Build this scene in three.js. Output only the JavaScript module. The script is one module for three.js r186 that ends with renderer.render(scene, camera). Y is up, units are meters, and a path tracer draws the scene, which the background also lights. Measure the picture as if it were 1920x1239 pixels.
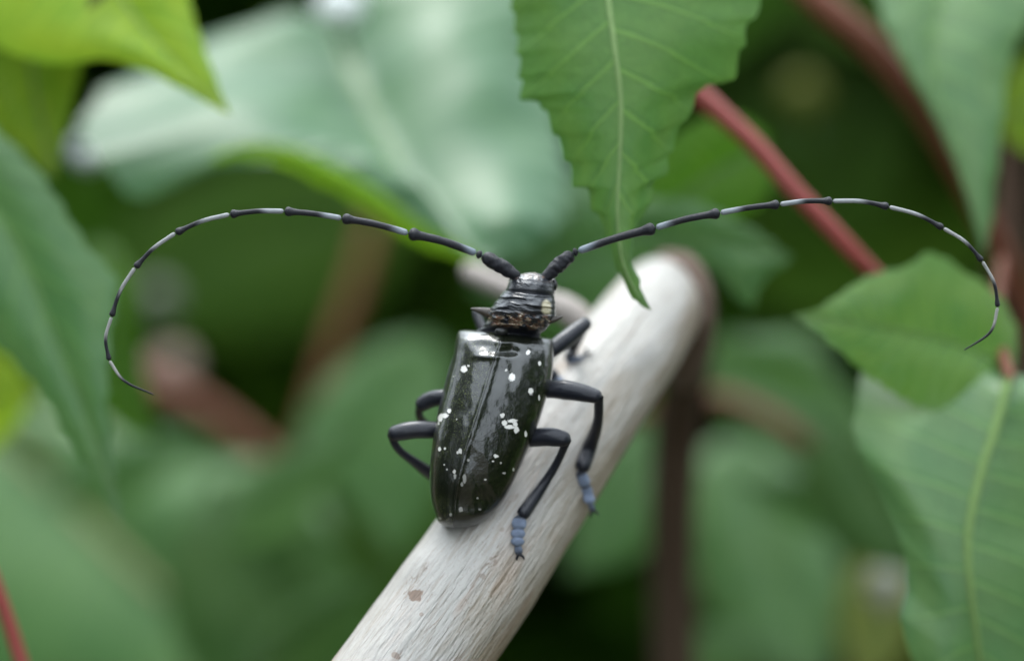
import * as THREE from 'three';
import { mergeGeometries } from 'three/addons/utils/BufferGeometryUtils.js';

// ---------------------------------------------------------------- camera, sky, sun, exposure
const D0 = 0.28, FOV = 14.9, PITCH = 20 * Math.PI / 180;     // focus distance in metres, macro lens, looking down into the shrub
const FOCUS_POINT = new THREE.Vector3(0, 1.1, 0);
const scene = new THREE.Scene();
const camera = new THREE.PerspectiveCamera(FOV, 1920 / 1239, 0.02, 60);
const FWD = new THREE.Vector3(0, -Math.sin(PITCH), -Math.cos(PITCH)), UPV = new THREE.Vector3(0, Math.cos(PITCH), -Math.sin(PITCH)), RIGHT = new THREE.Vector3(1, 0, 0);
camera.position.copy(FOCUS_POINT).addScaledVector(FWD, -D0);
camera.lookAt(FOCUS_POINT);
camera.focus = D0;
camera.userData.fStop = camera.getFocalLength() / 15;         // a 15 mm wide aperture
const renderer = new THREE.WebGLRenderer();
renderer.toneMapping = THREE.LinearToneMapping;
renderer.toneMappingExposure = 1.92;
renderer.shadowMap.enabled = true;

const SKY_ZENITH = 1.5, SUN_DIR = new THREE.Vector3(-0.7, 3.6, -2.9).normalize();
{ // thin overcast: half as bright again overhead as at the horizon, and a broad aureole where the sun stands behind it
  const w = 64, h = 128, a = new Float32Array(w * h * 4);
  for (let j = 0; j < h; j++) for (let i = 0; i < w; i++) {
    const el = ((j + 0.5) / h - 0.5) * Math.PI, az = ((i + 0.5) / w - 0.5) * 2 * Math.PI, s = Math.max(0, Math.sin(el)), ang = Math.acos(Math.min(1, Math.cos(el) * Math.cos(az) * SUN_DIR.x + Math.sin(el) * SUN_DIR.y + Math.cos(el) * Math.sin(az) * SUN_DIR.z));
    const l = SKY_ZENITH * (0.65 + 0.35 * s) * (1 + 1.1 * Math.exp(-((ang / 0.5) ** 2))), k = (j * w + i) * 4;
    a[k] = 0.9 * l; a[k + 1] = 1.0 * l; a[k + 2] = 1.1 * l; a[k + 3] = 1;
  }
  const t = new THREE.DataTexture(a, w, h, THREE.RGBAFormat, THREE.FloatType);
  t.mapping = THREE.EquirectangularReflectionMapping; t.magFilter = THREE.LinearFilter; t.minFilter = THREE.LinearFilter; t.needsUpdate = true;
  scene.background = t; scene.environment = t;
}
const sun = new THREE.DirectionalLight(new THREE.Color(1, 0.97, 0.92), 1.5);
sun.position.copy(FOCUS_POINT).addScaledVector(SUN_DIR, 5); sun.target.position.copy(FOCUS_POINT);
sun.castShadow = true; sun.shadow.radius = 40; sun.shadow.mapSize.set(2048, 2048);
Object.assign(sun.shadow.camera, { left: -1.5, right: 1.5, top: 1.5, bottom: -1.5, near: 0.1, far: 12 });
scene.add(sun, sun.target);

// ---------------------------------------------------------------- helpers
function rng(seed) { let a = seed >>> 0; return () => { a = (a + 0x6D2B79F5) >>> 0; let t = a; t = Math.imul(t ^ (t >>> 15), t | 1); t ^= t + Math.imul(t ^ (t >>> 7), t | 61); return ((t ^ (t >>> 14)) >>> 0) / 4294967296; }; }
const clamp = (x, a = 0, b = 1) => Math.min(b, Math.max(a, x)), mix = (a, b, t) => a + (b - a) * t;
const smooth = (a, b, x) => { const t = clamp((x - a) / (b - a)); return t * t * (3 - 2 * t); };
function h3(x, y, z) { let n = Math.imul(x, 374761393) + Math.imul(y, 668265263) + Math.imul(z, 2147483647 ^ 0x5bd1e995); n = Math.imul(n ^ (n >>> 13), 1274126177); return ((n ^ (n >>> 16)) >>> 0) / 4294967296; }
function noise(x, y, z = 0) {
  const i = Math.floor(x), j = Math.floor(y), k = Math.floor(z), f = x - i, g = y - j, h = z - k, u = f * f * (3 - 2 * f), v = g * g * (3 - 2 * g), w = h * h * (3 - 2 * h);
  const c = (a, b, d) => h3(i + a, j + b, k + d);
  return mix(mix(mix(c(0, 0, 0), c(1, 0, 0), u), mix(c(0, 1, 0), c(1, 1, 0), u), v), mix(mix(c(0, 0, 1), c(1, 0, 1), u), mix(c(0, 1, 1), c(1, 1, 1), u), v), w);
}
function fbm(x, y, z = 0, o = 4) { let s = 0, a = 0.5, t = 0; for (let i = 0; i < o; i++) { s += a * noise(x, y, z); t += a; a *= 0.5; x = x * 2.03 + 17; y = y * 2.03 + 5; z *= 2.03; } return s / t; }
const K = 2 * D0 * Math.tan(FOV * Math.PI / 360) / 1239;       // metres per unit of the 1920 x 1239 plan at the focus distance
const MM = 0.001;
// a point of the plan, dz millimetres beyond (or before) the plane of focus
function at(x, y, dz = 0) {
  const d = D0 + dz * MM, s = K * d / D0;
  return camera.position.clone().addScaledVector(FWD, d).addScaledVector(RIGHT, (x - 960) * s).addScaledVector(UPV, (619.5 - y) * s);
}
const P = (a) => at(a[0], a[1], a[2] ?? 0);
const deeper = (o, k) => { const q = {}; for (const n in o) q[n] = 'LMR'.includes(n) ? o[n].map((a) => [a[0], a[1], a[2] * k]) : o[n]; return q; };
function unproject(p) { const q = p.clone().sub(camera.position), d = q.dot(FWD), s = K * d / D0; return [960 + q.dot(RIGHT) / s, 619.5 - q.dot(UPV) / s, (d - D0) / MM]; }

const used = new Map();
function numbered(n) { const c = used.get(n) || 0; used.set(n, c + 1); return c ? `${n}_${String(c).padStart(3, '0')}` : n; }
function thing(name, label, category, base, group) {
  const o = new THREE.Group(); o.name = numbered(name); o.position.copy(base); scene.add(o);
  o.userData = { label, category }; if (group) o.userData.group = group;
  return o;
}
// geometry is written in world coordinates; base is the place of the thing it belongs to
function mesh(name, geo, mat, parent, base) {
  if (base) geo.translate(-base.x, -base.y, -base.z);
  const m = new THREE.Mesh(geo, mat); m.name = name; m.castShadow = m.receiveShadow = true; (parent || scene).add(m); return m;
}
function grid(nu, nv, f, color, closed) { // f(u, v) -> Vector3; color(u, v) -> [r, g, b]
  const pos = [], uv = [], col = [], idx = [];
  for (let j = 0; j <= nv; j++) for (let i = 0; i <= nu; i++) {
    const u = i / nu, v = j / nv, p = f(u, v); pos.push(p.x, p.y, p.z); uv.push(u, v); if (color) col.push(...color(u, v, p));
  }
  for (let j = 0; j < nv; j++) for (let i = 0; i < nu; i++) { const a = j * (nu + 1) + i, b = a + 1, c = a + nu + 1, d = c + 1; idx.push(a, b, d, a, d, c); }
  const g = new THREE.BufferGeometry();
  g.setAttribute('position', new THREE.Float32BufferAttribute(pos, 3)); g.setAttribute('uv', new THREE.Float32BufferAttribute(uv, 2));
  if (color) g.setAttribute('color', new THREE.Float32BufferAttribute(col, 3));
  g.setIndex(idx); g.computeVertexNormals();
  if (closed) { const n = g.attributes.normal, a = new THREE.Vector3(), b = new THREE.Vector3(); for (let j = 0; j <= nv; j++) { const i0 = j * (nu + 1), i1 = i0 + nu; a.fromBufferAttribute(n, i0); b.fromBufferAttribute(n, i1); a.add(b).normalize(); n.setXYZ(i0, a.x, a.y, a.z); n.setXYZ(i1, a.x, a.y, a.z); } }
  return g;
}
const curve = (pts) => new THREE.CatmullRomCurve3(pts, false, 'centripetal');
function lerpList(list, t) { const x = clamp(t) * (list.length - 1), i = Math.min(list.length - 2, Math.floor(x)); return mix(list[i], list[i + 1], x - i); }
function frames(c, n, side0) { // points and parallel-transported axes along a curve
  const out = []; let side = null;
  for (let j = 0; j <= n; j++) {
    const p = c.getPointAt(j / n), t = c.getTangentAt(j / n);
    if (!side) { side = (side0 || RIGHT).clone(); if (Math.abs(side.dot(t)) > 0.95) side = UPV.clone(); }
    side.addScaledVector(t, -side.dot(t)).normalize();
    out.push({ p, t, a: side.clone(), b: new THREE.Vector3().crossVectors(t, side) });
  }
  return out;
}
// a tube whose radius follows radii (metres), optionally flattened, lumpy, coloured; both ends rounded off
function tube(pts, radii, { nu = 14, nv = 24, flat = 1, lump = null, color = null, side = null, round = true, openStart = false } = {}) {
  const c = curve(pts), n = nv, fr = frames(c, n, side), L = c.getLength();
  const f = (u, v) => {
    const x = v * n, i = Math.min(n, Math.round(x)), k = fr[i], a = u * 2 * Math.PI;
    let r = Array.isArray(radii) ? lerpList(radii, v) : radii, shift = 0;
    if (round && !(openStart && v < 0.5)) { if (i === 0 || i === n) { r = r * 0.05; } else { const e = Math.min(v, 1 - v) * L / r; if (e < 1) r *= Math.sqrt(1 - (1 - e) * (1 - e)) * 0.98 + 0.02; } }
    if (lump) r *= lump(u, v, k);
    return k.p.clone().addScaledVector(k.a, Math.cos(a) * r).addScaledVector(k.b, Math.sin(a) * r * flat).addScaledVector(k.t, shift);
  };
  return grid(nu, nv, f, color, true);
}
function tex(w, h, f, srgb) { // f(u, v) -> [r, g, b] in 0..1
  const d = new Uint8Array(w * h * 4);
  for (let j = 0; j < h; j++) for (let i = 0; i < w; i++) { const c = f((i + 0.5) / w, (j + 0.5) / h), k = (j * w + i) * 4; for (let q = 0; q < 3; q++) d[k + q] = clamp(srgb ? enc(c[q]) : c[q]) * 255; d[k + 3] = 255; }
  const t = new THREE.DataTexture(d, w, h); t.magFilter = THREE.LinearFilter; t.minFilter = THREE.LinearFilter; t.wrapS = t.wrapT = THREE.RepeatWrapping; if (srgb) t.colorSpace = THREE.SRGBColorSpace; t.needsUpdate = true; return t;
}
const enc = (c) => c <= 0.0031308 ? 12.92 * c : 1.055 * Math.pow(c, 1 / 2.4) - 0.055;
const rgb = (r, g, b) => new THREE.Color().setRGB(r, g, b);

// ---------------------------------------------------------------- leaf materials
function veinField(u, v) { // strength of the side veins and of the fine net between them
  const s = Math.abs(2 * u - 1); let near = 9;
  for (let k = 0; k < 12; k++) { const t = -0.02 + 0.083 * k + (u > 0.5 ? 0.02 : 0) + 0.17 * s - 0.03 * s * s; near = Math.min(near, Math.abs(v - t)); }
  const w = 0.0075 * (1.15 - s);
  return { side: 1 - smooth(w * 0.4, w, near), band: clamp(near / 0.04), net: Math.abs(noise(u * 60, v * 90) - 0.5) * 2, s };
}
const leafMap = tex(512, 512, (u, v) => {
  const f = veinField(u, v), n = fbm(u * 7, v * 9, 3), m = fbm(u * 60, v * 80, 8, 3);
  const b = 0.6 * (0.8 + 0.28 * n + 0.22 * m), k = 0.55 * f.side;
  return [mix(b * (0.92 + 0.3 * (n - 0.5)), 1.0, k), mix(b, 0.98, k), mix(b * 0.95, 0.8, k)];
}, true);
const leafBump = tex(512, 512, (u, v) => { const f = veinField(u, v), h = 0.5 + 0.25 * f.band - 0.2 * f.side + 0.12 * (f.net - 0.5) + 0.12 * (fbm(u * 40, v * 60, 2, 2) - 0.5); return [h, h, h]; }, false);
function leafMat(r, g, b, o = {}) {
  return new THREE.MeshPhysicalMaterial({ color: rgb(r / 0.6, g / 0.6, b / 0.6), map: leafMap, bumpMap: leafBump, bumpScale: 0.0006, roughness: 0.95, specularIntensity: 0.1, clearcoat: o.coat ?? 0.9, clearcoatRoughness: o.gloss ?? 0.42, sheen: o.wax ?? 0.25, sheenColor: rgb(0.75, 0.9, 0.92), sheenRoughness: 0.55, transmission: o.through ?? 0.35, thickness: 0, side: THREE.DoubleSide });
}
const stemMat = (r, g, b, rough = 0.5) => new THREE.MeshPhysicalMaterial({ color: rgb(r, g, b), roughness: rough, specularIntensity: 0.5, bumpMap: leafBump, bumpScale: 0.0003 });
const LM = {
  top: leafMat(0.082, 0.175, 0.03, { coat: 0.7, wax: 0.35 }), fresh: leafMat(0.28, 0.4, 0.024, { through: 0.55, coat: 0.3, wax: 0 }), olive: leafMat(0.16, 0.24, 0.014, { through: 0.5, coat: 0.2, wax: 0 }),
  teal: leafMat(0.078, 0.17, 0.046, { coat: 1, wax: 0.5 }), pale: leafMat(0.072, 0.165, 0.068, { coat: 0.85, gloss: 0.4, through: 0.4, wax: 0.35 }), deep: leafMat(0.068, 0.16, 0.01, { coat: 0.2, through: 0.4, wax: 0 }),
  dark: leafMat(0.052, 0.11, 0.025, { coat: 0.3, wax: 0.2 }), mid: leafMat(0.082, 0.175, 0.045, { coat: 0.8, wax: 0.4 }), right: leafMat(0.098, 0.192, 0.058, { coat: 1, wax: 0.6 }), yellow: leafMat(0.2, 0.22, 0.05, { coat: 0.3, through: 0.5, wax: 0 }),
  shade: leafMat(0.044, 0.092, 0.008, { coat: 0.12, wax: 0 }),  // darker green than the other leaves; deep shade is put into the colour
};
const VM = { rib: stemMat(0.24, 0.36, 0.13), faint: stemMat(0.08, 0.22, 0.05), green: stemMat(0.13, 0.24, 0.06), pale: stemMat(0.17, 0.27, 0.08), dark: stemMat(0.08, 0.14, 0.05), brown: stemMat(0.2, 0.19, 0.08), red: stemMat(0.24, 0.05, 0.04, 0.42), pink: stemMat(0.135, 0.042, 0.02, 0.6), orange: stemMat(0.12, 0.042, 0.012, 0.6), twig: stemMat(0.075, 0.042, 0.026, 0.7), bark: stemMat(0.055, 0.034, 0.02, 0.8) };

// A leaf: two outlines and a midrib from base to tip, each a list of plan points with depths; toothed edge, cupped halves, raised ribs.
let leafSeed = 1;
function leaf(name, label, group, mat, vein, { L, M, R, teeth = 16, tooth = 6, cup = 1.5, wavy = 0.16, fold = null, ribs = 0, rib = 7, petiole = null, petioleMat = null, sideMat = null, nv = 96, tip = 0.97 }) {
  const cl = curve(L.map(P)), cm = curve(M.map(P)), cr = curve(R.map(P)), seed = leafSeed++, base = cm.getPoint(0), nc = 10;
  const t = thing(name, label, 'leaf', base, group);
  const edge = (v, side) => {
    const c = side < 0 ? cl : cr, p = c.getPointAt(v), m = cm.getPointAt(v), w = p.distanceTo(m);
    const ph = v * teeth + 0.3 * Math.sin(seed * 3 + v * 9 + side), saw = (ph - Math.floor(ph)); // forward-pointing teeth
    const a = tooth * K * (0.6 + 0.8 * noise(Math.floor(ph) * 3.1, seed, side + 5)) * smooth(0, 0.08, v) * smooth(1, 0.93, v);
    const out = p.clone().sub(m); if (w > 1e-6) out.divideScalar(w);
    return p.addScaledVector(out, a * (Math.pow(saw, 1.5) - 0.5));
  };
  const rows = [];
  for (let j = 0; j <= nv; j++) { const v = j / nv; rows.push({ l: edge(v, -1), m: cm.getPointAt(v), r: edge(v, 1) }); }
  const nrm = (j) => { const a = rows[j].r.clone().sub(rows[j].l), b = rows[Math.min(nv, j + 1)].m.clone().sub(rows[Math.max(0, j - 1)].m), n = a.cross(b).normalize(); return n.dot(FWD) > 0 ? n.negate() : n; };
  const norms = rows.map((_, j) => (j === 0 ? nrm(1) : j >= nv - 2 ? nrm(nv - 3) : nrm(j)));
  const surf = (u, v) => {
    const j = Math.round(v * nv), q = rows[j], s = 2 * u - 1, a = Math.abs(s), e = s < 0 ? q.l : q.r, p = q.m.clone().lerp(e, a), w = q.m.distanceTo(e);
    const wave = (fbm(u * 3, v * 4, seed * 7.3, 2) - 0.5) * w * wavy + Math.sin(v * teeth * 2.2 + (s < 0 ? 1 : 0)) * w * 0.012 * a;
    p.addScaledVector(norms[j], cup * MM * Math.sin(a * Math.PI) * smooth(0, 0.1, v) * smooth(1, 0.9, v) * Math.min(1, w / 0.012) + wave * a);
    if (fold) fold(p, s, v);
    return p;
  };
  mesh('blade', grid(nc * 2, nv, surf), mat, t, base);
  const ribPts = []; for (let k = 0; k <= 14; k++) ribPts.push(surf(0.5, Math.round(k / 14 * tip * nv) / nv).addScaledVector(norms[Math.round(k / 14 * tip * nv)], rib * K * 0.25));
  mesh('midrib', tube(ribPts, [rib * K, rib * K * 0.85, rib * K * 0.6, rib * K * 0.25], { nu: 8, nv: 40, flat: 0.7 }), vein, t, base);
  for (let k = 0; k < ribs; k++) for (const s of [-1, 1]) { // side veins standing a little proud of the blade
    const v0 = 0.05 + 0.083 * k + (s > 0 ? 0.02 : 0), pts = []; if (v0 > 0.86) continue;
    for (let q = 0; q <= 6; q++) { const a = q / 6 * 0.9, v = Math.min(0.97, v0 + 0.17 * a - 0.03 * a * a), j = Math.round(v * nv); pts.push(surf((1 + s * a) / 2, j / nv).addScaledVector(norms[j], -rib * K * 0.06)); }
    if (pts[0].distanceTo(pts[6]) < 0.002) continue;
    mesh('side_vein', tube(pts, [rib * K * 0.2, rib * K * 0.14, rib * K * 0.07], { nu: 6, nv: 14, flat: 0.6 }), sideMat || vein, t, base);
  }
  if (petiole) mesh('petiole', tube(petiole.map(P), [rib * K * 1.3, rib * K * 1.2, rib * K * 1.1], { nu: 12, nv: 24 }), petioleMat || vein, t, base);
  return t;
}
function stem(name, label, category, mat, pts, radii, group, opt = {}) {
  const w = pts.map(P), base = w[0].clone(), t = thing(name, label, category, base, group);
  const sd = leafSeed++;
  mesh('shaft', tube(w, radii.map((r) => r * K), { nu: 18, nv: 60, lump: (u, v) => 1 + 0.12 * (fbm(u * 3, v * 14, sd) - 0.5) + (opt.nodes ? 0.15 * Math.pow(Math.max(0, Math.cos(v * opt.nodes * 6.283)), 24) : 0) }), mat, t, base);
  return t;
}

// ---------------------------------------------------------------- setting: ground, undergrowth
{
  const soil = new THREE.MeshStandardMaterial({ map: tex(512, 512, (u, v) => { const n = fbm(u * 24, v * 24, 1), m = fbm(u * 90, v * 90, 4, 3); return [0.05 + 0.06 * n * m, 0.042 + 0.05 * n * m, 0.025 + 0.03 * n * m]; }, true), roughness: 0.95 });
  soil.map.repeat.set(20, 20);
  const g = new THREE.PlaneGeometry(40, 40, 60, 60); g.rotateX(-Math.PI / 2); const p = g.attributes.position; for (let i = 0; i < p.count; i++) p.setY(i, 0.06 * fbm(p.getX(i) * 0.9 + 40, p.getZ(i) * 0.9 + 40)); g.computeVertexNormals();
  const m = mesh('ground', g, soil, scene); m.userData = { label: 'dark soil under the shrub', category: 'ground', kind: 'structure' };
}
function simpleLeaf() { return grid(4, 7, (u, v) => { const s = 2 * u - 1, w = 0.5 * Math.pow(Math.sin(Math.PI * Math.min(1, v * 0.92 + 0.06)), 0.8) * (1 - 0.45 * v); return new THREE.Vector3(s * w, v - 0.5, 0.16 * Math.abs(s) * w + 0.18 * (v - 0.4) * (v - 0.4)); }); }
function foliage(name, label, n, place, size, mat, seed, tint) {
  const r = rng(seed), im = new THREE.InstancedMesh(simpleLeaf(), mat, n), m = new THREE.Matrix4(), q = new THREE.Quaternion(), e = new THREE.Euler(), c = new THREE.Color();
  for (let i = 0; i < n; i++) {
    const p = place(r), s = size * (0.6 + 0.8 * r());
    e.set(-1.0 + 1.1 * (r() - 0.5), (r() - 0.5) * 5, (r() - 0.5) * 1.2, 'YXZ'); q.setFromEuler(e);
    m.compose(p, q, new THREE.Vector3(s, s * (1.1 + 0.3 * r()), s)); im.setMatrixAt(i, m);
    const k = 0.5 + 0.9 * r() * r(); c.setRGB(k * (tint[0] + 0.4 * r() * r()), k * tint[1], k * tint[2]); im.setColorAt(i, c);
  }
  im.name = name; im.castShadow = im.receiveShadow = true; im.userData = { label, category: 'foliage', kind: 'stuff' }; scene.add(im); return im;
}
const farMat = leafMat(0.06, 0.13, 0.01, { coat: 0.06, wax: 0, through: 0.35, gloss: 0.6 }); farMat.specularIntensity = 0.05;
foliage('background_foliage', 'dark blurred leaves deep in the shrub behind everything', 1900, (r) => at(960 + (r() - 0.5) * 5400, 619 + (r() - 0.5) * 2900, 330 + 420 * r()), 0.085, farMat, 11, [0.85, 1, 0.8]);

// shrubs out of view, placed to darken the reflections in the beetle's back
foliage('unseen_foliage', 'unseen leafy shrubs to both sides of the camera, placed to darken the beetle reflections', 2600, (r) => { const a = r() < 0.58 ? 0.2 + 2.2 * r() : -0.55 - 1.6 * r(), d = 0.9 + 0.7 * r(); return new THREE.Vector3(-Math.sin(a) * d * 1.1, 0.1 + 2.1 * r() * (0.6 + 0.4 * Math.abs(Math.sin(a))), D0 + Math.cos(a) * d * 0.9 + 0.25); }, 0.17, farMat, 23, [0.9, 1, 0.8]);

// ---------------------------------------------------------------- the branch
const BR = { pts: [[560, 1560, -1], [660, 1410, 2], [777, 1238, 6], [885, 1085, 9.5], [1000, 915, 14.5], [1096, 772, 20.5], [1176, 655, 28], [1218, 595, 35], [1240, 566, 44], [1250, 560, 58]], rad: [134, 131, 128, 125, 120, 114, 108, 101, 94, 84].map((r) => r * K) };
const brCurve = curve(BR.pts.map(P)), brFrames = frames(brCurve, 260, RIGHT);
const brSurf = (u, v) => {
  const k = brFrames[Math.round(v * 260)], a = u * 2 * Math.PI; let r = lerpList(BR.rad, v);
  r *= 1 + 0.1 * (fbm(Math.cos(a) * 1.3 + 4, Math.sin(a) * 1.3 + 4, v * 7) - 0.5) + 0.012 * (fbm(Math.cos(a) * 6 + 9, Math.sin(a) * 6 + 9, v * 30, 3) - 0.5);
  for (const [ku, kv, ka] of [[0.62, 0.3, 0.07], [0.15, 0.36, 0.06], [0.4, 0.55, 0.05], [0.86, 0.66, 0.07], [0.72, 0.82, 0.06]]) { let x = Math.abs(u - ku); x = Math.min(x, 1 - x); r *= 1 + ka * Math.exp(-((x / 0.06) ** 2) - (((v - kv) / 0.025) ** 2)); }
  const e = (1 - v) * 0.1 / r; if (e < 1) r *= Math.max(0.02, Math.sqrt(1 - (1 - e) * (1 - e)));
  return k.p.clone().addScaledVector(k.a, Math.cos(a) * r).addScaledVector(k.b, Math.sin(a) * r);
};
const brSamples = []; for (let j = 0; j <= 260; j++) for (let i = 0; i < 120; i++) { const p = brSurf(i / 120, j / 260), k = brFrames[j]; if (p.clone().sub(k.p).dot(FWD) <= 0.0004) brSamples.push([...unproject(p), i / 120, j / 260]); }
function onBranch(x, y) { let b = null, bd = 1e9; for (const s of brSamples) { const d = (s[0] - x) ** 2 + (s[1] - y) ** 2; if (d < bd) { bd = d; b = s; } } return b; }
{
  const scar = onBranch(778, 1117), scar2 = onBranch(790, 1155), scar3 = onBranch(905, 1085);
  const marks = [[scar, 0.021, 0.0075, 1], [scar2, 0.006, 0.003, 0.6], [scar3, 0.008, 0.003, 0.5], [onBranch(930, 1060), 0.005, 0.004, 0.5], [onBranch(745, 1232), 0.012, 0.004, 0.7], [onBranch(940, 995), 0.006, 0.003, 0.5], [onBranch(1120, 610), 0.006, 0.003, 0.4]];
  const tanSide = onBranch(1015, 1120)[3];
  const map = tex(1024, 2048, (u, v) => {
    const a = u * 2 * Math.PI, cx = Math.cos(a), cy = Math.sin(a), w = 0.5 * (fbm(cx * 2, cy * 2, v * 14, 3) - 0.5);
    const streak = fbm(cx * 7 + w * 2.4, cy * 7 + w * 2.4, v * 8, 4), fine = fbm(cx * 26 + w * 4, cy * 26 + w * 4, v * 34, 4), big = fbm(cx * 1.6 + 7, cy * 1.6, v * 6, 3), speck = noise(cx * 60, cy * 60, v * 260);
    let c = [0.365, 0.342, 0.312], x0 = Math.abs(u - tanSide); x0 = Math.min(x0, 1 - x0);
    const tint = (k, col) => { for (let q = 0; q < 3; q++) c[q] *= mix(1, col[q], clamp(k)); };
    const tanTone = clamp(smooth(0.5, 0.72, big) * 0.6 + smooth(0.2, 0.04, x0 + 0.12 * (big - 0.5)) * 0.8); tint(tanTone * 0.85, [0.74, 0.64, 0.5]);  // tan tone in broad patches and along one side
    const w2 = fbm(cx * 3 + 3, cy * 3, v * 22, 3) - 0.5, ln = fbm(cx * 7 + w2 * 1.4, cy * 7 + w2 * 1.4, v * 6, 4), crack = (1 - smooth(0, 0.014, Math.abs(ln - 0.5))) * smooth(0.42, 0.6, fbm(cx * 5, cy * 5 + 3, v * 18, 2)); tint(crack * 0.9, [0.5, 0.4, 0.33]);
    const pinkish = smooth(0.58, 0.75, fbm(cx * 3 + 20, cy * 3, v * 12, 3)); tint(pinkish * 0.6, [0.9, 0.76, 0.68]);
    const f = smooth(0.54, 0.7, fine); tint(f * (0.45 + 0.5 * tanTone), [0.66, 0.6, 0.51]);
    const sp2 = noise(cx * 95, cy * 95, v * 480); if (speck > 0.78) tint((speck - 0.78) / 0.22 * (0.25 + 0.75 * tanTone), [0.42, 0.36, 0.3]); if (sp2 > 0.7) tint((sp2 - 0.7) / 0.2 * (0.25 + 0.75 * tanTone), [0.42, 0.36, 0.28]);
    for (const [m, du, dv, k] of marks) { let x = Math.abs(u - m[3]); x = Math.min(x, 1 - x); const d = Math.hypot(x / du, (v - m[4]) / dv) + 0.7 * (fbm(u * 120, v * 240, 5, 2) - 0.5); const e = (1 - smooth(0.75, 1.0, d)) * k; for (let q = 0; q < 3; q++) c[q] *= mix(1, [0.5, 0.36, 0.28][q], e); }
    return c;
  }, true);
  const bump = tex(1024, 1024, (u, v) => { const a = u * 2 * Math.PI, cx = Math.cos(a), cy = Math.sin(a), w = 0.5 * (fbm(cx * 2, cy * 2, v * 14, 3) - 0.5), s = fbm(cx * 7 + w * 2.4, cy * 7 + w * 2.4, v * 8, 4); const h = 0.5 + 0.6 * (s - 0.5) + 0.5 * (fbm(cx * 30, cy * 30, v * 60, 4) - 0.5); return [h, h, h]; }, false);
  const mat = new THREE.MeshPhysicalMaterial({ map, bumpMap: bump, bumpScale: 0.0005, roughness: 0.55, clearcoat: 0.25, clearcoatRoughness: 0.4 });
  const base = brCurve.getPointAt(0), t = thing('bare_branch', 'thick pale bare branch rising to the right with the beetle on it', 'branch', base);
  mesh('shaft', grid(120, 260, brSurf, null, true), mat, t, base);
  const twig = new THREE.MeshStandardMaterial({ color: rgb(0.3, 0.26, 0.235), roughness: 0.7, bumpMap: leafBump, bumpScale: 0.0004 });
  mesh('side_twig', tube([[1120, 640, 34], [1070, 585, 36], [1000, 562, 42], [930, 532, 47], [872, 505, 52]].map(P), [34 * K, 30 * K, 27 * K, 27 * K, 22 * K], { nu: 18, nv: 40, lump: (u, v) => 1 + 0.15 * (fbm(u * 4, v * 9, 3) - 0.5) }), twig, t, base);
  const knot = new THREE.MeshStandardMaterial({ color: rgb(0.13, 0.085, 0.06), roughness: 0.85, bumpMap: leafBump, bumpScale: 0.001 });
  mesh('knot', tube([[1240, 486, 50], [1288, 505, 42], [1310, 570, 40], [1298, 650, 48], [1280, 720, 58]].map(P), [20 * K, 36 * K, 42 * K, 42 * K, 30 * K], { nu: 16, nv: 30, lump: (u, v) => 1 + 0.5 * (fbm(u * 4, v * 6, 8) - 0.5) }), knot, t, base);
}

// ---------------------------------------------------------------- the beetle
const beetleBase = at(900, 800, 8);
const beetle = thing('long_horned_beetle', 'glossy black beetle with white spots and long banded antennae, clinging to the pale branch', 'beetle', beetleBase);
const part = (name, geo, mat, parent = beetle) => mesh(name, geo, mat, parent, beetleBase);
const partGroup = (name) => { const g = new THREE.Group(); g.name = name; beetle.add(g); return g; };

// wing cases: rows of [left edge, suture, right edge], height of the back and depth of the edge in millimetres
const ROWS = [
  [[871, 619], [941, 621], [1024, 634], 0.9, 6.2], [[860, 621], [940, 625], [1036, 637], 2.9, 6], [[855, 634], [937, 640], [1038, 647], 3.9, 5.6], [[850, 668], [928, 672], [1038, 676], 4.5, 5], [[841, 706], [916, 710], [1034, 714], 4.7, 4.6],
  [[829, 752], [902, 756], [1021, 759], 4.7, 4.2], [[816, 800], [886, 803], [1005, 807], 4.6, 4], [[808, 850], [870, 852], [985, 855], 4.4, 4], [[805, 900], [857, 905], [962, 906], 4.0, 4.2], [[808, 938], [852, 943], [941, 944], 3.5, 4.6],
  [[815, 962], [850, 966], [920, 967], 3.2, 4.7], [[821, 977], [849, 981], [899, 982], 2.6, 4.8], [[831, 986], [849, 988], [877, 989], 1.9, 5.0], [[843, 990], [849, 991], [858, 992], 0.7, 5.6]];
const rowCurves = [0, 1, 2].map((c) => new THREE.CatmullRomCurve3(ROWS.map((r) => new THREE.Vector3(r[c][0], r[c][1], 0)), false, 'centripetal'));
const rowHD = new THREE.CatmullRomCurve3(ROWS.map((r, i) => new THREE.Vector3(r[3], r[4], i)), false, 'catmullrom', 0.5);
const rowAt = (v) => { const q = rowHD.getPoint(v); return { e: [0, 1, 2].map((c) => rowCurves[c].getPoint(v)), h: q.x, d: q.y }; };
const rowCache = []; for (let j = 0; j <= 1024; j++) rowCache.push(rowAt(j / 1024));
function elytronPlan(side, u, v) { // plan position and depth; u 0 at the suture, 0.8 at the outer edge, then tucked under
  const q = rowCache[Math.round(clamp(v) * 1024)], s = q.e[1], e = side < 0 ? q.e[0] : q.e[2], w = Math.min(1, u / 0.8), a = w * Math.PI / 2;
  let x = mix(s.x, e.x, Math.sin(a)), y = mix(s.y, e.y, Math.sin(a)), dz = q.d - q.h * Math.pow(Math.cos(a), 0.85);
  if (u > 0.8) { const k = (u - 0.8) / 0.2; dz += k * 1.9; x = mix(x, s.x, 0.12 * k * k); }
  return [x, y, dz];
}
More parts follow.
